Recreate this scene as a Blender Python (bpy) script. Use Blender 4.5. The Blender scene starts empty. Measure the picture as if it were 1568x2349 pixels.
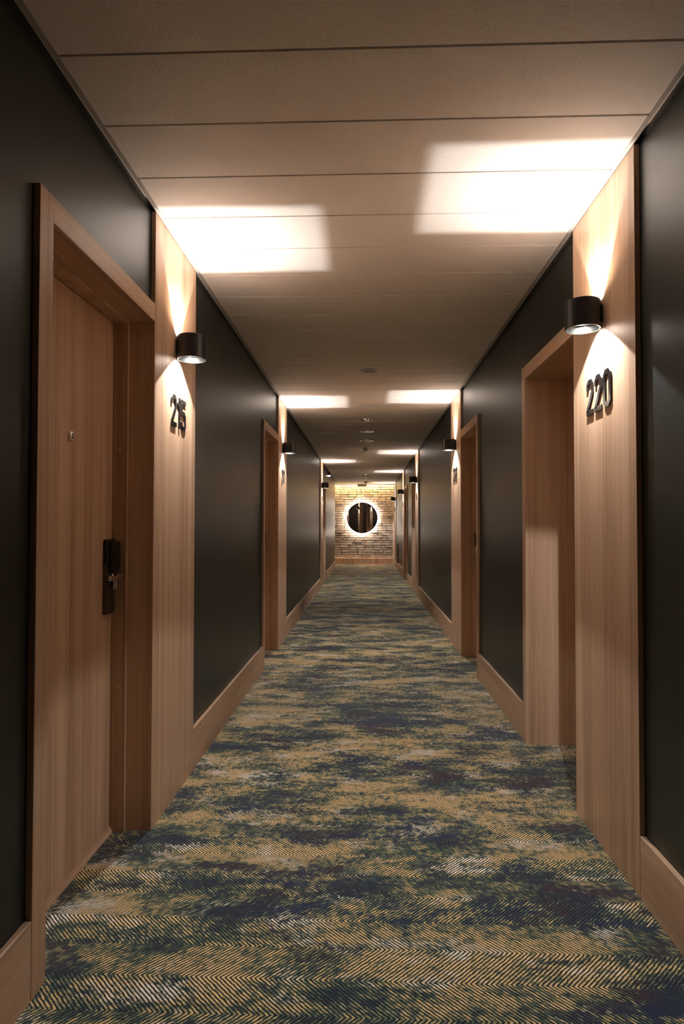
import bpy, bmesh, math, random
from mathutils import Vector, Matrix
random.seed(7)
S = bpy.context.scene
COL = S.collection

# ------------------------------------------------------------------ camera
cd = bpy.data.cameras.new('camera'); cam = bpy.data.objects.new('camera', cd); COL.objects.link(cam)
right = Vector((0.999345989, 0.0361362053, 0.00133007320))
up = Vector((-0.000530865723, -0.0221171294, 0.999755245))
fwd = Vector((-0.0361567782, 0.999102101, 0.0220834811))
m = Matrix((( right.x, up.x, -fwd.x, 0), (right.y, up.y, -fwd.y, 0), (right.z, up.z, -fwd.z, 1.18), (0, 0, 0, 1)))
cam.matrix_world = m
cd.sensor_fit = 'HORIZONTAL'; cd.sensor_width = 24; cd.lens = 24*1450/1568; cd.clip_start = .02
S.camera = cam
# ------------------------------------------------------------------ world, exposure
w = bpy.data.worlds.new('world'); S.world = w; w.use_nodes = True
w.node_tree.nodes['Background'].inputs[0].default_value = (.5, .45, .4, 1)
w.node_tree.nodes['Background'].inputs[1].default_value = .02
S.view_settings.view_transform = 'Standard'; S.view_settings.look = 'None'
S.view_settings.gamma = 1; S.view_settings.use_curve_mapping = False
S.view_settings.exposure = 1.78
UP_W, DOWN_W, UP_FILL, DOWN_FILL = 7.8, 15.0, 3.4, .8          # wall lamp beams, then the added fill spots
LAMP_COL = (.98, 1, 1.0)
MIRROR_GLOW, COVE_GLOW, SKIRT_GLOW = 16.0, 28.0, 1.1

# ------------------------------------------------------------------ dimensions
XL, XR, H = .8265, .8725, 2.428       # timber faces left / right, ceiling height
BT = .018                             # boards stand this far off the grey wall
YB, YS, YE = -3.0, 17.85, 19.30       # back of corridor, end of panelled ceiling, brick wall
HO = 1.985                            # door opening height

# ------------------------------------------------------------------ materials
def mat(name):
    k = bpy.data.materials.new(name); k.use_nodes = True
    nt = k.node_tree; b = nt.nodes['Principled BSDF']
    return k, nt, b
def N(nt, t, **kw):
    n = nt.nodes.new(t)
    for a, v in kw.items(): setattr(n, a, v)
    return n
def simple(name, col, rough=.5, metal=0, emit=None, es=0):
    k, nt, b = mat(name)
    b.inputs['Base Color'].default_value = (*col, 1); b.inputs['Roughness'].default_value = rough
    b.inputs['Metallic'].default_value = metal
    if emit: b.inputs['Emission Color'].default_value = (*emit, 1); b.inputs['Emission Strength'].default_value = es
    return k
def math_(nt, op, a, b=None, c=None):
    n = N(nt, 'ShaderNodeMath', operation=op)
    for i, v in enumerate((a, b, c)):
        if v is None: continue
        if isinstance(v, (int, float)): n.inputs[i].default_value = v
        else: nt.links.new(v, n.inputs[i])
    return n.outputs[0]
def ramp(nt, fac, stops, interp='LINEAR'):
    r = N(nt, 'ShaderNodeValToRGB'); r.color_ramp.interpolation = interp
    e = r.color_ramp.elements
    e[0].position, e[0].color = stops[0][0], (*stops[0][1], 1)
    e[1].position, e[1].color = stops[1][0], (*stops[1][1], 1)
    for p, c in stops[2:]:
        x = e.new(p); x.color = (*c, 1)
    nt.links.new(fac, r.inputs[0]); return r.outputs[0]
def noise(nt, vec, scale, detail=3, rough=.5):
    n = N(nt, 'ShaderNodeTexNoise'); n.inputs['Scale'].default_value = scale
    n.inputs['Detail'].default_value = detail; n.inputs['Roughness'].default_value = rough
    nt.links.new(vec, n.inputs['Vector']); return n.outputs['Fac']
def mapping(nt, vec, sc, loc=(0, 0, 0)):
    n = N(nt, 'ShaderNodeMapping'); n.inputs['Scale'].default_value = sc; n.inputs['Location'].default_value = loc
    nt.links.new(vec, n.inputs['Vector']); return n.outputs[0]
def mix(nt, f, a, b, mode='MIX'):
    n = N(nt, 'ShaderNodeMix', data_type='RGBA', blend_type=mode)
    for v, i in ((f, 0), (a, 6), (b, 7)):
        if isinstance(v, (int, float)): n.inputs[i].default_value = v
        elif isinstance(v, tuple): n.inputs[i].default_value = (*v, 1)
        else: nt.links.new(v, n.inputs[i])
    return n.outputs[2]

def wood(name, axis):
    k, nt, b = mat(name)
    tc = N(nt, 'ShaderNodeTexCoord'); oi = N(nt, 'ShaderNodeObjectInfo')
    va = N(nt, 'ShaderNodeVectorMath', operation='ADD'); nt.links.new(tc.outputs['Object'], va.inputs[0])
    sc = N(nt, 'ShaderNodeVectorMath', operation='SCALE'); sc.inputs['Scale'].default_value = 9.0
    cb = N(nt, 'ShaderNodeCombineXYZ')
    for i in range(3): nt.links.new(oi.outputs['Random'], cb.inputs[i])
    nt.links.new(cb.outputs[0], sc.inputs[0]); nt.links.new(sc.outputs[0], va.inputs[1])
    v = va.outputs[0]
    def s(c, a): return tuple(a if i == 'XYZ'.index(axis) else c for i in range(3))
    wide = noise(nt, mapping(nt, v, s(14, .35)), 1, 3, .55)
    mid = noise(nt, mapping(nt, v, s(55, .9)), 1, 4, .6)
    fine = noise(nt, mapping(nt, v, s(330, 7)), 1, 2, .6)
    f = math_(nt, 'ADD', math_(nt, 'MULTIPLY', wide, .5), math_(nt, 'ADD', math_(nt, 'MULTIPLY', mid, .32), math_(nt, 'MULTIPLY', fine, .18)))
    c = ramp(nt, f, [(.33, (.34, .198, .118)), (.66, (.70, .475, .325)), (.48, (.53, .335, .212))])
    nt.links.new(c, b.inputs['Base Color'])
    b.inputs['Roughness'].default_value = .42; b.inputs['Specular IOR Level'].default_value = .4
    bp = N(nt, 'ShaderNodeBump'); bp.inputs['Strength'].default_value = .08; bp.inputs['Distance'].default_value = .001
    nt.links.new(fine, bp.inputs['Height']); nt.links.new(bp.outputs[0], b.inputs['Normal'])
    return k
WOOD_V, WOOD_H = wood('timber_upright_grain', 'Z'), wood('timber_lengthwise_grain', 'Y')

def wall_material():
    k, nt, b = mat('charcoal_green_satin_wall')
    tc = N(nt, 'ShaderNodeTexCoord')
    n = noise(nt, tc.outputs['Object'], 1.3, 2)
    c = ramp(nt, n, [(.3, (.0065, .0105, .008)), (.7, (.0095, .014, .011))])
    nt.links.new(c, b.inputs['Base Color'])
    b.inputs['Roughness'].default_value = .40; b.inputs['Specular IOR Level'].default_value = .52
    f = noise(nt, mapping(nt, tc.outputs['Object'], (60, 60, 3)), 1, 3)
    bp = N(nt, 'ShaderNodeBump'); bp.inputs['Strength'].default_value = .05; bp.inputs['Distance'].default_value = .002
    nt.links.new(f, bp.inputs['Height']); nt.links.new(bp.outputs[0], b.inputs['Normal'])
    return k
WALL = wall_material()

def ceiling_material(name, col, bump):
    k, nt, b = mat(name)
    tc = N(nt, 'ShaderNodeTexCoord')
    n = noise(nt, tc.outputs['Object'], 150, 4, .65)
    c = ramp(nt, n, [(.35, tuple(x*.92 for x in col)), (.65, col)])
    nt.links.new(c, b.inputs['Base Color']); b.inputs['Roughness'].default_value = .75
    bp = N(nt, 'ShaderNodeBump'); bp.inputs['Strength'].default_value = bump; bp.inputs['Distance'].default_value = .003
    nt.links.new(n, bp.inputs['Height']); nt.links.new(bp.outputs[0], b.inputs['Normal'])
    return k
CEIL = ceiling_material('textured_ceiling_panel', (.77, .69, .62), .5)
PLASTER = ceiling_material('smooth_plaster', (.78, .70, .58), .05)

def carpet_material():
    k, nt, b = mat('chevron_carpet')
    tc = N(nt, 'ShaderNodeTexCoord'); P = tc.outputs['Object']
    sx = N(nt, 'ShaderNodeSeparateXYZ'); nt.links.new(P, sx.inputs[0])
    x, y = sx.outputs[0], sx.outputs[1]
    wob = math_(nt, 'MULTIPLY', math_(nt, 'SUBTRACT', noise(nt, P, 60, 2), .5), .007)
    tri = math_(nt, 'PINGPONG', math_(nt, 'ADD', y, -1.667 + 20*.248), .124)
    s = math_(nt, 'ADD', math_(nt, 'SUBTRACT', x, tri), wob)
    fr = math_(nt, 'PINGPONG', math_(nt, 'ADD', math_(nt, 'DIVIDE', s, .0130), 200), .5)   # 0 .. .5
    line = ramp(nt, math_(nt, 'MULTIPLY', fr, 2), [(.34, (0, 0, 0)), (.54, (1, 1, 1))])      # dark line -> light yarn
    cv = N(nt, 'ShaderNodeCombineXYZ'); nt.links.new(s, cv.inputs[0]); nt.links.new(math_(nt, 'MULTIPLY', y, .55), cv.inputs[1])
    speck = noise(nt, cv.outputs[0], 105, 3, .7)
    speck2 = noise(nt, mapping(nt, P, (1, 1, 1), (4, 7, 0)), 38, 3, .6)
    big = noise(nt, mapping(nt, P, (1.4, 3.2, 1), (3.3, 1.9, 0)), 1, 3, .6)
    blot = noise(nt, mapping(nt, P, (4.6, 8.5, 1), (9, 2, 0)), 1, 3, .6)
    med = noise(nt, mapping(nt, P, (11, 20, 1), (5, 3, 0)), 1, 3, .6)
    mask = math_(nt, 'ADD', math_(nt, 'ADD', math_(nt, 'MULTIPLY', big, .46), math_(nt, 'MULTIPLY', blot, .34)), math_(nt, 'MULTIPLY', med, .20))
    mk = math_(nt, 'ADD', mask, math_(nt, 'ADD', math_(nt, 'MULTIPLY', math_(nt, 'SUBTRACT', speck, .5), .42),
                                   math_(nt, 'MULTIPLY', math_(nt, 'SUBTRACT', speck2, .5), .22)))
    ochre, green, navy = (.80, .54, .24), (.095, .150, .105), (.024, .031, .060)
    yarn = ramp(nt, mk, [(.405, navy), (.565, ochre), (.445, (.040, .058, .055)), (.482, green), (.52, (.36, .31, .14))])
    cream = ramp(nt, noise(nt, mapping(nt, P, (3.4, 6.5, 1), (1, 12, 0)), 1, 4, .7), [(.53, (0, 0, 0)), (.66, (1, 1, 1))])
    lit = ramp(nt, mk, [(.475, (0, 0, 0)), (.53, (1, 1, 1))])
    yarn = mix(nt, math_(nt, 'MULTIPLY', cream, lit), yarn, (.95, .84, .70))
    dkp = ramp(nt, noise(nt, mapping(nt, P, (2.4, 4.2, 1), (21, 5, 0)), 1, 3), [(.50, (0, 0, 0)), (.61, (1, 1, 1))])
    inv = ramp(nt, mk, [(.44, (1, 1, 1)), (.50, (0, 0, 0))])
    yarn = mix(nt, math_(nt, 'MULTIPLY', math_(nt, 'MULTIPLY', dkp, inv), .8), yarn, (.075, .026, .040))
    blu = ramp(nt, noise(nt, mapping(nt, P, (2.1, 4.8, 1), (31, 15, 0)), 1, 3), [(.50, (0, 0, 0)), (.60, (1, 1, 1))])
    yarn = mix(nt, math_(nt, 'MULTIPLY', math_(nt, 'MULTIPLY', blu, inv), .8), yarn, (.022, .034, .100))
    dark = ramp(nt, speck, [(.35, (.005, .008, .012)), (.7, (.015, .020, .026))])
    c = mix(nt, line, dark, yarn)
    nt.links.new(c, b.inputs['Base Color'])
    b.inputs['Roughness'].default_value = .95; b.inputs['Specular IOR Level'].default_value = .15
    b.inputs['Sheen Weight'].default_value = .25; b.inputs['Sheen Roughness'].default_value = .5
    bp = N(nt, 'ShaderNodeBump'); bp.inputs['Strength'].default_value = .5; bp.inputs['Distance'].default_value = .003
    hh = math_(nt, 'ADD', math_(nt, 'MULTIPLY', line, .6), math_(nt, 'MULTIPLY', noise(nt, P, 400, 2), .8))
    nt.links.new(hh, bp.inputs['Height']); nt.links.new(bp.outputs[0], b.inputs['Normal'])
    return k
CARPET = carpet_material()

def stone_material():
    k, nt, b = mat('split_face_brick')
    g = N(nt, 'ShaderNodeNewGeometry'); tc = N(nt, 'ShaderNodeTexCoord')
    c = ramp(nt, g.outputs['Random Per Island'], [(0, (.30, .22, .16)), (1, (.62, .53, .43)), (.2, (.50, .41, .32)), (.55, (.56, .46, .36)), (.82, (.38, .27, .21))])
    n = noise(nt, mapping(nt, tc.outputs['Object'], (30, 30, 60)), 1, 4, .6)
    c2 = mix(nt, math_(nt, 'MULTIPLY', n, .6), c, (.58, .48, .38)); nt.links.new(c2, b.inputs['Base Color']); b.inputs['Roughness'].default_value = .85
    bp = N(nt, 'ShaderNodeBump'); bp.inputs['Strength'].default_value = .8; bp.inputs['Distance'].default_value = .01
    nt.links.new(n, bp.inputs['Height']); nt.links.new(bp.outputs[0], b.inputs['Normal'])
    return k
STONE = stone_material()
MORTAR = simple('mortar', (.07, .05, .035), .9)
BLACK = simple('matt_black_metal', (.012, .010, .010), .38)
DIGIT = simple('gloss_black_plastic', (.010, .009, .010), .12)
ALU = simple('polished_aluminium', (.85, .85, .86), .18, 1)
LINER = simple('dark_reflector_metal', (.035, .033, .03), .30, 1)
STEEL = simple('brushed_steel', (.75, .72, .68), .28, 1)
DKSTEEL = simple('dark_bronze_plate', (.10, .085, .07), .4, .8)
READER = simple('black_reader_plastic', (.004, .004, .004), .25)
GLASSBLK = simple('dark_lens', (.02, .015, .015), .05)
WHITE = simple('white_plastic', (.62, .58, .54), .5)
TRIMP = simple('painted_ceiling_trim', (.34, .30, .265), .8)
GAP = simple('near_black_matt', (.015, .012, .01), .8)
CHROME = simple('chrome_reflector', (.95, .92, .88), .12, 1)
RED = simple('red_plastic', (.35, .02, .015), .4)
MIRROR = simple('mirror_glass', (.62, .60, .57), .015, 1)
CHIP = simple('lit_led_chip', (.9, .9, .9), .5, 0, (1, .95, .9), 25)
HALO = simple('white_light_strip', (.9, .9, .9), .5, 0, (1, .86, .74), MIRROR_GLOW)
COVE = simple('warm_light_strip', (.9, .9, .9), .5, 0, (1, .74, .38), COVE_GLOW)
SKIRT = simple('amber_light_strip', (.9, .9, .9), .5, 0, (1, .62, .32), SKIRT_GLOW)
LENS = simple('beacon_lens', (.8, .8, .8), .3, 0, (1, .9, .8), 3)
PALELINE = simple('pale_light_line', (.85, .78, .68), .3)

# ------------------------------------------------------------------ mesh helpers
class MB:
    def __init__(s): s.bm = bmesh.new()
    def box(s, x0, x1, y0, y1, z0, z1):
        x0, x1 = min(x0, x1), max(x0, x1); y0, y1 = min(y0, y1), max(y0, y1)
        v = [s.bm.verts.new((x, y, z)) for x in (x0, x1) for y in (y0, y1) for z in (z0, z1)]
        for f in ((0, 1, 3, 2), (4, 6, 7, 5), (0, 4, 5, 1), (2, 3, 7, 6), (0, 2, 6, 4), (1, 5, 7, 3)):
            s.bm.faces.new([v[i] for i in f])
        return v
    def prism(s, pts, d0, d1, plane='YZ'):
        def P(a, b, d): return (d, a, b) if plane == 'YZ' else ((a, d, b) if plane == 'XZ' else (a, b, d))
        A = [s.bm.verts.new(P(a, b, d0)) for a, b in pts]; B = [s.bm.verts.new(P(a, b, d1)) for a, b in pts]
        n = len(pts); s.bm.faces.new(A[::-1]); s.bm.faces.new(B)
        for i in range(n): s.bm.faces.new((A[i], A[(i+1) % n], B[(i+1) % n], B[i]))
    def lathe(s, prof, axis='Z', c=(0, 0, 0), n=48, closed=False, a0=0, a1=2*math.pi):
        full = abs(a1-a0-2*math.pi) < 1e-6; rings = []
        cnt = n if full else n+1
        for i in range(cnt):
            a = a0+(a1-a0)*i/n; ca, sa = math.cos(a), math.sin(a); r_ = []
            for r, h in prof:
                p = (r*ca, r*sa, h) if axis == 'Z' else ((h, r*ca, r*sa) if axis == 'X' else (r*ca, h, r*sa))
                r_.append(s.bm.verts.new((c[0]+p[0], c[1]+p[1], c[2]+p[2])))
            rings.append(r_)
        m_ = len(prof)
        for i in range(n if full else n):
            A, B = rings[i], rings[(i+1) % cnt]
            if not full and i == n: break
            for j in range(m_ if closed else m_-1):
                q = (A[j], B[j], B[(j+1) % m_], A[(j+1) % m_])
                s.bm.faces.new(q)
        bmesh.ops.remove_doubles(s.bm, verts=s.bm.verts, dist=1e-6)
        return s
    def build(s, name, m_, parent=None, loc=(0, 0, 0), bevel=0, smooth=False, kind=None, rot=None, seg=2):
        bmesh.ops.recalc_face_normals(s.bm, faces=s.bm.faces)
        me = bpy.data.meshes.new(name); s.bm.to_mesh(me); s.bm.free()
        o = bpy.data.objects.new(name, me); COL.objects.link(o); me.materials.append(m_)
        o.location = loc
        if rot: o.rotation_euler = rot
        if parent: o.parent = parent
        if smooth:
            for p in me.polygons: p.use_smooth = True
            me.set_sharp_from_angle(angle=math.radians(35))
        if bevel:
            b = o.modifiers.new('bevel', 'BEVEL'); b.width = bevel; b.segments = seg; b.limit_method = 'ANGLE'
        if kind: o['kind'] = kind
        return o
def tag(o, label, cat, group=None, kind=None):
    o['label'] = label; o['category'] = cat
    if group: o['group'] = group
    if kind: o['kind'] = kind
    return o
def empty(name, loc, rz=0):
    o = bpy.data.objects.new(name, None); COL.objects.link(o); o.location = loc; o.rotation_euler = (0, 0, rz)
    o.empty_display_size = .05; return o
def copy_tree(o, parent=None):
    c = o.copy(); COL.objects.link(c)
    if parent: c.parent = parent
    for ch in [x for x in bpy.data.objects if x.parent == o]: copy_tree(ch, c)
    return c

# ------------------------------------------------------------------ layout
# panels: (y0, y1, room number, label bits); doors: (opening y0, y1, panel side: 'far' = panel beyond the door)
PL = [(2.447, 3.045, '215'), (6.012, 6.655, '217'), (11.80, 12.51, '219')]
PR = [(2.062, 2.667, '220'), (5.790, 6.435, '222'), (10.37, 11.01, '224'), (14.125, 14.84, '226'), (18.00, 18.62, '228')]
DL = [(1.635, 2.445, 'far'), (5.215, 6.010, 'far'), (12.512, 13.31, 'near')]
DR = [(2.669, 3.475, 'near'), (5.000, 5.788, 'far'), (11.012, 11.82, 'near'), (13.24, 14.123, 'far'), (18.622, 19.20, 'near')]

# ------------------------------------------------------------------ shell
b = MB(); b.box(-2.6, 1.6, YB-.1, 20.2, -.1, 0)
tag(b.build('floor', CARPET, kind='structure'), 'green, navy and ochre chevron carpet along the corridor floor', 'floor')

def wall(side, s, X, doors, yend):
    b = MB(); u0, u1 = X+BT, X+.45
    y = YB
    for (a, c, _) in doors:
        b.box(s*u0, s*u1, y, a-.018, 0, H+.02)
        b.box(s*u0, s*u1, a-.018, c+.018, HO+.018, H+.02)
        y = c+.018
    if y < yend: b.box(s*u0, s*u1, y, yend, 0, H+.02)
    return tag(b.build('wall_'+side, WALL, kind='structure'), 'dark charcoal green satin wall on the %s of the corridor' % side, 'wall')
wall('left', -1, XL, DL, YS-.02)
wall('right', 1, XR, DR, YE+.3)
b = MB(); b.box(-1.5, 1.5, YB-.1, YB, 0, H+.02)
tag(b.build('wall_back', WALL, kind='structure'), 'dark wall closing the corridor behind the viewer', 'wall')
# side lobby beyond the left wall
b = MB(); b.box(-2.5, -2.4, YS-.02, YE+.3, 0, 2.75); b.box(-2.5, -XL-.45, YS-.12, YS-.02, 0, 2.75)
tag(b.build('wall_lobby', PLASTER, kind='structure'), 'plain wall of the side opening beside the brick end wall', 'wall')

# ceiling of cross panels 0.296 m deep with narrow joints
P0, PD = 1.625, .296
b = MB(); k0 = int((YB-P0)/PD)-1; y = P0+k0*PD
while y < YS:
    y1 = min(y+PD-.003, YS); y0 = max(y+.003, YB)
    if y1 > y0:
        v = b.box(-XL+.012, XR-.012, y0, y1, H, H+.016)
    y += PD
b.box(-XL-.02, XR+.02, YB, YS, H+.0165, H+.03)
c = b.build('ceiling', CEIL, bevel=.0014, kind='structure', seg=1)
tag(c, 'pale textured ceiling of wide cross panels with fine joints', 'ceiling')
b = MB(); b.box(-2.4, XR+.02, YS+.002, YE-.17, H+.002, H+.05); b.box(-2.4, XR+.02, YE-.21, YE-.17, H+.002, H+.16); b.box(-2.4, XR+.02, YE-.21, YE+.1, H+.16, H+.2)
tag(b.build('ceiling', PLASTER, kind='structure'), 'smooth plaster ceiling strip with light cove before the brick wall', 'ceiling')
# perimeter trims
for s, X, nm, n_, ye in ((-1, XL, 'left', 1, YS), (1, XR, 'right', 2, YE-.25)):
    b = MB()
    yy = [YB, 2.42 if s < 0 else 2.30, 5.4, 8.4, 11.4, 14.4, ye]
    for a, c in zip(yy, yy[1:]):
        b.box(s*(X-.014), s*(X+.0005), a+.0008, c-.0008, H-.0025, H+.015)
    tag(b.build('trim_%d' % n_, TRIMP, kind='structure'), 'slim grey metal edge trim between the ceiling and the %s wall' % nm, 'trim')

# brick end wall
b = MB(); b.box(-2.45, XR+.4, YE+.012, YE+.12, 0, 2.7)
back = b.build('wall_end', MORTAR, kind='structure')
tag(back, 'pale split brick wall closing the far end of the corridor', 'wall')
b = MB(); z = .16; row = 0
while z < 2.62:
    h_ = random.uniform(.064, .07); x = -2.4 + (row % 2)*.12 + random.uniform(-.05, .05)
    while x < XR+.02:
        L_ = random.choice((.25, .25, .25, .26, .13)); x1 = min(x+L_, XR+.04)
        if x1-x > .03:
            d = random.uniform(.0, .02) + (random.uniform(.01, .03) if random.random() < .14 else 0)
            v = b.box(x+.005, x1-.006, YE-d-.012, YE+.03, z+.003, z+h_-.003)
            for q in v:
                if q.co.y < YE+.01:
                    q.co.y += random.uniform(0, .014); q.co.x += random.uniform(-.003, .003); q.co.z += random.uniform(-.004, .004)
        x += L_
    z += .0735; row += 1
b.build('brickwork', STONE, parent=back, bevel=.006)

# ------------------------------------------------------------------ skirting boards
def skirt(side, s, X, segs):
    for a, c, lab in segs:
        b = MB(); b.box(0, s*.0175, 0, c-a, 0, .198)
        b2 = b.build('baseboard_'+side, WOOD_H, loc=(s*X, a, 0), bevel=.0015, kind='structure')
        b2.scale = (1, 1, 1)
        tag(b2, lab, 'baseboard')
skirt('left', -1, XL, [(YB, 1.563, 'tall wooden baseboard left of the nearest left door'), (3.046, 5.143, 'tall wooden baseboard on the left wall between panel 215 and the next door'),
                       (6.656, 11.799, 'tall wooden baseboard on the left wall beyond panel 217'), (13.385, YS-.03, 'last wooden baseboard on the left wall before the lobby opening')])
skirt('right', 1, XR, [(YB, 2.061, 'tall wooden baseboard in the near right corner of the photo'), (3.550, 4.923, 'tall wooden baseboard on the right wall between the first and second doors'),
                       (6.436, 10.369, 'tall wooden baseboard on the right wall beyond panel 222'), (11.895, 13.165, 'short wooden baseboard on the right wall between the third and fourth doors'),
                       (14.841, 17.999, 'wooden baseboard on the right wall under the far wall hatch')])
b = MB(); b.box(-2.4, XR-.02, YE-.085, YE-.065, .014, .20)
o = b.build('baseboard_end', WOOD_V, kind='structure', bevel=.0015); tag(o, 'wooden baseboard along the foot of the brick wall', 'baseboard')
b = MB(); b.box(-2.4, XR-.02, YE-.06, YE-.035, .165, .178)
tag(b.build('light_strip', SKIRT), 'amber light strip glowing behind the baseboard of the brick wall', 'light strip')
b = MB(); b.box(-2.4, XR-.02, YE-.095, YE-.066, 0, .014); b.box(XR-.019, XR+.0, YE-.095, YE-.066, 0, 2.40)  # pale strips drawn in place of bright light lines at foot and side
tag(b.build('trim_3', PALELINE, kind='structure', bevel=.001), 'pale strip standing in for bright lines of light at the foot and right side of the brick wall', 'trim')
b = MB(); b.box(-2.35, XR-.02, YE-.165, YE-.145, H+.05, H+.07)
tag(b.build('light_strip', COVE), 'warm yellow light strip hidden in the cove above the brick wall', 'light strip')

# ------------------------------------------------------------------ doors
def door(i, s, X, a, c, side, label, deep):
    W = c-a; R = lambda u: s*u                                     # local u: 0 = timber face, grows into the wall
    root = empty('door_%d' % i, (s*X, a, 0)); tag(root, label, 'door', kind='structure')
    t = .019
    far = side == 'far'                                            # panel stands beyond the door
    # casing: one upright away from the panel and the head
    b = MB()
    if far: b.box(R(0), R(.0178), -.07, 0, 0, HO+.07)
    else: b.box(R(0), R(.0178), W, W+.07, 0, HO+.07)
    b.build('door_casing', WOOD_V, root, bevel=.0012)
    b = MB()
    b.box(R(.0003), R(.0178), .0003, W-.0003, HO, HO+.07)
    b.build('casing_head', WOOD_H, root, bevel=.0012)
    D = .30 if deep else .157
    b = MB()
    b.box(R(.0180), R(D+.05), W, W+.017, 0, HO+.017); b.box(R(.0180), R(D+.05), -.017, 0, 0, HO+.017)
    if far: b.box(R(.0004), R(.0179), W, W+.0018, 0, HO+.07)
    else: b.box(R(.0004), R(.0179), -.0018, 0, 0, HO+.07)
    b.build('jamb', WOOD_V, root, bevel=.0008)
    b = MB(); b.box(R(.0185), R(D+.05), 0.0, W, HO, HO+.017)
    b.build('frame_head', WOOD_H, root)
    e = 0
    if not deep:
        e = .016
        b = MB(); b.box(R(.100), R(D+.04), W-e, W-.0005, 0, HO-.0005); b.box(R(.100), R(D+.04), .0005, e, 0, HO-.0005); b.box(R(.100), R(D+.04), e, W-e, HO-.012, HO-.0005)
        b.build('door_stop', WOOD_V, root, bevel=.001)
        for zz in (1.475, .55):
            b = MB(); b.lathe([(0, -.0012), (.011, -.0008), (.0125, 0)], 'Y', (R(.130), W-e, zz), 24)
            b.build('screw_cap', WOOD_H, root, smooth=True)
    lf = MB(); lf.box(R(D), R(D+.04), e+.002, W-e-.002, .006, HO-.014 if e else HO-.003)
    leaf = lf.build('door_leaf', WOOD_V, root, bevel=.001)
    b = MB(); v = b.box(R(D-.012), R(D+.03), e, W-e, 0, .022)
    for q in v:
        if q.co.z > .02 and abs(q.co.x) < D: q.co.x = R(D-.002)
    b.build('threshold', WOOD_H, root)
    b = MB(); yc = (W)/2+.03; zc = 1.478
    b.lathe([(.0155, 0), (.0155, -.009), (.0135, -.0105), (.0115, -.0105), (.0105, -.006), (0, -.006)], 'X', (0, yc, zc), 32)
    for q in b.bm.verts: q.co.x = R(D)+s*q.co.x if s > 0 else R(D)-q.co.x
    ph = b.build('peephole', STEEL, root, smooth=True)
    b = MB(); b.lathe([(0, -.0072), (.0095, -.0065)], 'X', (0, yc, zc), 24)
    for q in b.bm.verts: q.co.x = R(D)+s*q.co.x if s > 0 else R(D)-q.co.x
    b.build('lens', GLASSBLK, ph, smooth=True)
    # lock set near the far or near edge
    hy = W-e-.085 if far else e+.015
    p = empty('lock_set', (R(D), hy, 0)); p.parent = root
    Q = lambda u: -s*u
    b = MB(); b.box(Q(0), Q(.018), 0, .07, .845, 1.075)
    b.build('lock_plate', DKSTEEL, p, bevel=.003)
    b = MB(); b.box(Q(0), Q(.022), -.001, .073, 1.03, 1.128); b.prism([(.005, 1.003), (.068, 1.003), (.068, 1.120), (.005, 1.120)], Q(.022), Q(.040))
    b.build('card_reader', READER, p, bevel=.007, seg=4)
    b = MB(); b.lathe([(0, 0), (.011, 0), (.011, .045), (0, .045)], 'X', (0, .048, .985), 24)
    b.lathe([(0, .0), (.016, .0), (.016, .006), (0, .006)], 'X', (.018, .048, .985), 24)
    dr = 1 if not far else -1
    b.box(.045, .055, .048-.011 if dr > 0 else .048+.011, .048+dr*.105, .976, .994)
    for q in b.bm.verts: q.co.x = Q(q.co.x)
    b.build('lever_handle', STEEL, p, bevel=.003, smooth=True)
    b = MB(); b.lathe([(0, 0), (.010, 0), (.010, .032), (0, .032)], 'Z', (Q(.028), .046, .94), 24)
    b.build('lock_cylinder', STEEL, p, smooth=True)
    return root
DLAB_L = ['nearest left door, light timber with black card reader, before panel 215', 'second left door in deep timber frame, before panel 217', 'third left door, far off beyond panel 219']
DLAB_R = ['nearest right door recess in timber, just beyond panel 220', 'second right door in dark timber recess, nearer than panel 222', 'third right door recess, beyond the third right wall lamp', 'fourth right door with timber casing, before the fourth right wall lamp', 'last right door beside the brick end wall']
n = 1
for (a, c, sd), lab in zip(DL, DLAB_L): door(n, -1, XL, a, c, sd, lab, sd == 'near'); n += 1
for (a, c, sd), lab in zip(DR, DLAB_R): door(n, 1, XR, a, c, sd, lab, sd == 'near'); n += 1

# ------------------------------------------------------------------ timber wall panels
def panel(s, X, a, c, label):
    b = MB(); b.box(0, s*.0175, .001, c-a-.001, 0, H-.004)
    o = b.build('wall_panel', WOOD_V, loc=(s*X, a, 0), bevel=.0012)
    tag(o, label, 'wall panel', 'full height timber wall panels')
for (a, c, nu), w_ in zip(PL, ('nearest', 'second', 'third')): panel(-1, XL, a, c, 'full height timber panel carrying number %s, %s on the left wall' % (nu, w_))
for (a, c, nu), w_ in zip(PR, ('nearest', 'second', 'third', 'fourth', 'last')): panel(1, XR, a, c, 'full height timber panel carrying number %s, %s on the right wall' % (nu, w_))

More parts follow.
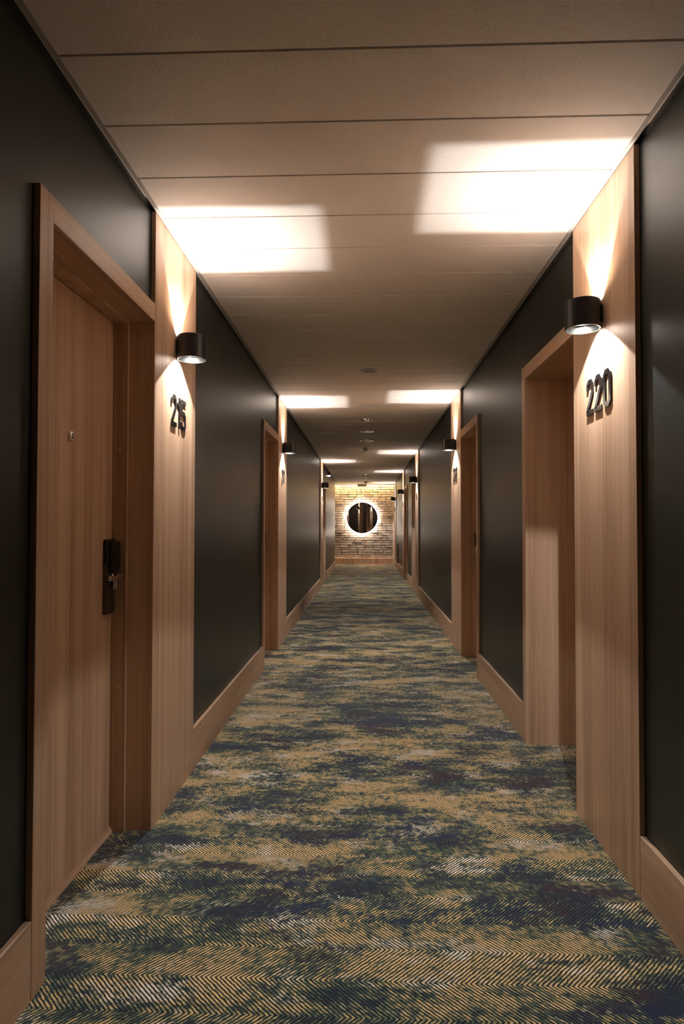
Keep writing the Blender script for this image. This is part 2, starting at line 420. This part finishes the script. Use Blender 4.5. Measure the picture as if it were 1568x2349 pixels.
# ------------------------------------------------------------------ room numbers
DW, DH, ST = .070, .137, .0185
def ribbon(b, pts, closed, w_, y_sign, d0, d1, yoff):
    n = len(pts); L_, R_ = [], []
    for i in range(n):
        p = Vector(pts[i])
        d_in = (p-Vector(pts[i-1])).normalized() if (i > 0 or closed) else None
        d_out = (Vector(pts[(i+1) % n])-p).normalized() if (i < n-1 or closed) else None
        if d_in is None: d_in = d_out
        if d_out is None: d_out = d_in
        n1 = Vector((-d_in.y, d_in.x)); n2 = Vector((-d_out.y, d_out.x)); mt = (n1+n2).normalized()
        k = w_/2/max(.4, mt.dot(n1)); L_.append(p+mt*k); R_.append(p-mt*k)
    rng = range(n if closed else n-1)
    def V(q, d): return b.bm.verts.new((d, y_sign*(q.x+yoff), q.y))
    A = [[V(q, d) for q in side] for side in (L_, R_) for d in (d0, d1)]   # L0 L1 R0 R1
    for i in rng:
        j = (i+1) % n
        b.bm.faces.new((A[0][i], A[0][j], A[2][j], A[2][i])); b.bm.faces.new((A[1][i], A[3][i], A[3][j], A[1][j]))
        b.bm.faces.new((A[0][i], A[1][i], A[1][j], A[0][j])); b.bm.faces.new((A[2][i], A[2][j], A[3][j], A[3][i]))
    if not closed:
        b.bm.faces.new((A[0][0], A[2][0], A[3][0], A[1][0])); b.bm.faces.new((A[0][-1], A[1][-1], A[3][-1], A[2][-1]))
def glyph(ch):
    a, c, W_, H_ = ST/2, .013, DW, DH
    loop = lambda z0, z1: [(a+c, z0+a), (W_-a-c, z0+a), (W_-a, z0+a+c), (W_-a, z1-a-c), (W_-a-c, z1-a), (a+c, z1-a), (a, z1-a-c), (a, z0+a+c)]
    if ch == '0': return [(loop(0, H_), True)], W_
    if ch == '1': return [([(.028, 0), (.028, H_)], False), ([(.028, H_-.014), (.003, H_-.036)], False)], .038
    if ch == '2': return [([(a, .72*H_), (a, H_-a-c), (a+c, H_-a), (W_-a-c, H_-a), (W_-a, H_-a-c), (W_-a, .64*H_), (a+.003, .17*H_), (a+.003, .10*H_)], False), ([(0, a), (W_, a)], False)], W_
    if ch == '4': return [([(.34*W_, H_), (a, .34*H_), (a, .29*H_), (W_, .29*H_)], False), ([(.70*W_, .52*H_), (.70*W_, 0)], False)], W_
    if ch == '5': return [([(W_, H_-a), (a, H_-a), (a, .56*H_), (W_-a-c, .56*H_), (W_-a, .56*H_-c), (W_-a, a+c), (W_-a-c, a), (a+c, a), (a, a+c), (a, .27*H_)], False)], W_
    if ch == '6': return [(loop(0, .58*H_), True), ([(W_-a, .75*H_), (W_-a, H_-a-c), (W_-a-c, H_-a), (a+c, H_-a), (a, H_-a-c), (a, .3*H_)], False)], W_
    if ch == '7': return [([(a, .78*H_), (a, H_-a), (W_-a, H_-a), (W_-a, .74*H_), (.38*W_, 0)], False)], W_
    if ch == '8': return [(loop(0, .55*H_), True), (loop(.55*H_-ST, H_), True)], W_
    if ch == '9': return [(loop(.42*H_, H_), True), ([(W_-a, .7*H_), (W_-a, a+c), (W_-a-c, a), (a+c, a), (a, a+c), (a, .25*H_)], False)], W_
def room_number(s, X, yc, txt, label):
    root = empty('room_number', (s*X, yc, 1.610)); tag(root, label, 'room number', 'black room numbers on timber panels')
    ws = [glyph(ch)[1] for ch in txt]; gap = .016; tot = sum(ws)+gap*(len(ws)-1); x = -tot/2
    ys = 1 if s < 0 else -1
    for ch, w_ in zip(txt, ws):
        b = MB()
        for pts, cl in glyph(ch)[0]: ribbon(b, pts, cl, ST, ys, -s*.0012, -s*.0056, x)
        for py, pz in ((x+w_/2, DH-ST/2), (x+w_/2, ST/2)):            # stand-off pins
            b.box(0, -s*.002, ys*py-.002, ys*py+.002, pz-.002, pz+.002)
        b.build('digit', DIGIT, root)
        x += w_+gap
for (a, c, nu), w_ in zip(PL, ('left', 'left', 'left')): room_number(-1, XL, (a+c)/2+.015, nu, 'black raised digits %s on the left timber panel' % nu)
for (a, c, nu) in PR: room_number(1, XR, (a+c)/2+.016, nu, 'black raised digits %s on the right timber panel' % nu)

# ------------------------------------------------------------------ wall lamps
RO, RI, ZT, ZB, ZC = .0632, .0617, .0515, -.0515, 0.0
OFF = .0650
def make_lamp():
    # local: wall face at x = 0, lamp projects to +x
    root = empty('wall_lamp', (0, 0, 0))
    b = MB(); b.lathe([(RI, ZB), (RO-.0004, ZB), (RO, ZB+.0005), (RO, ZT-.0005), (RO-.0004, ZT), (RI, ZT)], 'Z', (OFF, 0, 0), 72, closed=False)
    b.build('lamp_shade', BLACK, root, smooth=True)
    b = MB(); b.lathe([(RI-.0002, ZB+.0004), (RI-.0002, ZT-.0004)], 'Z', (OFF, 0, 0), 72)
    b.build('reflector_liner', LINER, root, smooth=True)
    b = MB(); b.lathe([(RI-.0006, ZB+.0012), (RI-.0022, ZB-.0004), (RO-.0012, ZB-.0008)], 'Z', (OFF, 0, 0), 72)
    b.build('rim_lip', ALU, root, smooth=True)
    b = MB(); b.lathe([(0, -.0015), (RI-.001, -.0015), (RI-.001, .0015), (0, .0015)], 'Z', (OFF, 0, 0), 48)
    b.build('divider', LINER, root)
    # two blades across the top leave a straight slot
    for sg in (1, -1):
        pts = []; r = RI-.0006; y0 = .0288
        a0 = math.asin(y0/r)
        for k in range(17):
            a = a0+(math.pi-2*a0)*k/16; pts.append((OFF+r*math.cos(a), sg*r*math.sin(a)))
        b = MB(); b.prism(pts, ZT-.0022, ZT-.0010, 'XY')
        b.build('shutter_blade', ALU, root)
    b = MB(); b.box(OFF+.0540, OFF+.0608, -.0270, .0270, ZT-.0022, ZT-.0010)
    b.build('shutter_blade', ALU, root)
    b = MB(); b.box(0, .006, -.030, .030, -.034, .030)
    b.build('mounting_plate', BLACK, root)
    for sg in (1, -1):
        b = MB(); b.box(OFF-.022, OFF+.022, sg*.048, sg*.057, -.022, -.008)
        b.build('bracket', STEEL, root, bevel=.0015)
    for zz, nm in ((.003, 1), (-.003, -1)):
        b = MB(); b.box(OFF-.007, OFF+.007, -.007, .007, min(zz, zz-nm*.0015), max(zz, zz-nm*.0015))
        b.build('light_chip', CHIP, root)
    for nm, rx, z_, wt in (('up_beam', math.pi, .0085, UP_W), ('down_beam', 0, -.0090, DOWN_W)):
        L_ = bpy.data.lights.new(nm, 'SPOT'); L_.energy = wt; L_.color = LAMP_COL; L_.shadow_soft_size = .0022
        L_.spot_size = math.radians(154); L_.spot_blend = .55 if nm == 'up_beam' else .85
        o = bpy.data.objects.new(nm, L_); COL.objects.link(o); o.location = (OFF, 0, z_); o.rotation_euler = (rx, 0, 0); o.parent = root
    for nm, rx, z_, wt in (('up_fill', math.pi, ZT+.001, UP_FILL), ('down_fill', 0, ZB+.010, DOWN_FILL)):   # added soft fill spots, tinted warm, to lift the ceiling and walls
        L_ = bpy.data.lights.new(nm, 'SPOT'); L_.energy = wt; L_.color = (1, .80, .66); L_.shadow_soft_size = .012
        L_.spot_size = math.radians(165); L_.spot_blend = 1
        o = bpy.data.objects.new(nm, L_); COL.objects.link(o); o.location = (OFF, 0, z_); o.rotation_euler = (rx, 0, 0); o.parent = root
    return root
LAMPZ = 1.9630
first = None
def place_lamp(s, X, y, label):
    global first
    if first is None: first = make_lamp(); o = first
    else: o = copy_tree(first)
    o.location = (s*X, y, LAMPZ); o.rotation_euler = (0, 0, 0 if s < 0 else math.pi)
    tag(o, label, 'wall lamp', 'black up and down wall lamps')
for (a, c, nu) in PL: place_lamp(-1, XL, (a+c)/2, 'lit black drum wall lamp above number %s on the left wall' % nu)
for (a, c, nu) in PR: place_lamp(1, XR, (a+c)/2, 'lit black drum wall lamp above number %s on the right wall' % nu)

# ------------------------------------------------------------------ ceiling fittings
XC = .025
def downlight(y, label, group):
    root = empty('downlight', (XC, y, H)); tag(root, label, 'ceiling light', group)
    tor = lambda R_, q: [(R_+q*math.cos(t*math.pi/5), q*math.sin(t*math.pi/5)) for t in range(10)]
    b = MB(); b.lathe(tor(.090, .007), 'Z', (0, 0, 0), 64, closed=True)
    b.build('rim', CHROME, root, smooth=True)
    b = MB(); b.lathe([(.088, -.0008), (0, -.0008)], 'Z', (0, 0, 0), 48); b.build('recess', GAP, root)  # flat disc, shade of the hollow put into its dark colour
    b = MB(); b.lathe(tor(.058, .004), 'Z', (0, 0, -.002), 48, closed=True); b.lathe([(.028, -.001), (.020, -.006), (0, -.008)], 'Z', (0, 0, 0), 32)
    b.build('reflector', CHROME, root, smooth=True)
    b = MB()
    for k in range(4):
        a = k*math.pi/4+.2; ca, sa = math.cos(a), math.sin(a)
        v = b.box(-.086, .086, -.0012, .0012, -.0045, -.001)
        for q in v: q.co = Vector((q.co.x*ca-q.co.y*sa, q.co.x*sa+q.co.y*ca, q.co.z))
    b.build('baffle', CHROME, root)
for y, w_ in ((7.44, 'nearest'), (8.32, 'middle'), (9.20, 'farthest')):
    downlight(y, 'unlit chrome downlight, %s of the three in the middle of the corridor ceiling' % w_, 'downlights in the corridor ceiling')
for y, w_ in ((15.35, 'nearest'), (16.15, 'middle'), (17.0, 'farthest')):
    downlight(y, 'small distant downlight, %s of the three near the brick wall' % w_, 'downlights in the corridor ceiling')
sp = empty('ceiling_speaker', (.031, 5.05, H)); tag(sp, 'small round ceiling speaker, the nearest fitting on the ceiling', 'speaker')
b = MB(); b.lathe([(.050, 0), (.052, -.006), (.066, -.006), (.069, -.003), (.069, 0)], 'Z', (0, 0, 0), 48); b.build('ring', WHITE, sp, smooth=True)
b = MB(); b.lathe([(.052, -.002), (.040, -.001), (.030, -.004), (0, -.006)], 'Z', (0, 0, 0), 48); b.build('grille', simple('speaker_grille', (.25, .22, .2), .4), sp, smooth=True)
b = MB(); b.lathe([(0, -.012), (.080, -.011), (.094, -.007), (.097, 0)], 'Z', (0, 0, 0), 48)
o = b.build('cover_plate', WHITE, loc=(.022, 6.52, H), smooth=True); tag(o, 'plain round white cover plate on the ceiling before the downlights', 'cover plate')
def detector(y, x, label):
    root = empty('smoke_detector', (x, y, H)); tag(root, label, 'smoke detector')
    b = MB(); b.lathe([(.050, 0), (.050, -.012), (.044, -.018), (0, -.018)], 'Z', (0, 0, 0), 40); b.build('base', WHITE, root, smooth=True)
    b = MB(); b.lathe([(.043, -.018), (.040, -.034), (.030, -.040), (.028, -.050), (.020, -.055), (0, -.055)], 'Z', (0, 0, 0), 40); b.build('sensor_head', WHITE, root, smooth=True)
detector(10.08, .008, 'smoke detector hanging under the ceiling beyond the three nearer downlights')
detector(17.78, .02, 'distant smoke detector at the edge of the panelled ceiling')
b = MB(); b.lathe([(0, -.016), (.085, -.014), (.10, 0)], 'Z', (0, 0, 0), 40)
tag(b.build('ceiling_disc', WHITE, loc=(.06, 18.15, H+.002), smooth=True), 'round white fitting on the plaster ceiling beside the distant smoke detector', 'ceiling fitting')
es = empty('emergency_light', (-.085, 18.85, H)); tag(es, 'slim box emergency light hanging before the brick wall', 'emergency light')
b = MB(); b.box(-.14, .14, -.03, .03, -.05, 0); b.build('housing', PLASTER, es, bevel=.003)
b = MB(); b.box(-.14, .14, -.032, .032, -.068, -.0505); b.build('sign_blade', GAP, es)
fb = empty('fire_alarm', (-XL-BT, 14.4, 2.335)); tag(fb, 'small red fire alarm beacon high on the far left wall', 'fire alarm')
b = MB(); b.box(0, .05, -.05, .05, 0, .07); b.build('housing', RED, fb, bevel=.006)
b = MB(); b.lathe([(0, -.03), (.022, -.024), (.03, 0)], 'Z', (.03, 0, 0), 24); b.build('beacon_lens', LENS, fb, smooth=True)
b = MB(); b.box(0, -.022, 0, .55, 0, .52)
o = b.build('wall_hatch', WALL, loc=(XR+BT, 16.9, .199), bevel=.002); tag(o, 'dark service hatch low on the far right wall above the baseboard', 'hatch')

# ------------------------------------------------------------------ mirror
MZ, MX, MR = 1.428, -.083, .475
mr = empty('round_mirror', (MX, YE-.115, MZ), math.radians(3.8)); tag(mr, 'round backlit mirror glowing on the brick wall at the corridor end', 'mirror')
b = MB(); b.lathe([(0, 0), (MR-.004, 0), (MR, .004), (MR, .012), (0, .012)], 'Y', (0, 0, 0), 128); b.build('mirror_glass', MIRROR, mr, smooth=True)
b = MB(); b.lathe([(MR-.012, .0125), (MR+.010, .0125), (MR+.010, .036), (MR-.012, .036)], 'Y', (0, 0, 0), 128, closed=True); b.build('light_ring', HALO, mr, smooth=True)
b = MB(); b.lathe([(0, .013), (MR-.06, .013), (MR-.06, .06), (0, .06)], 'Y', (0, 0, 0), 64); b.build('back_box', BLACK, mr)
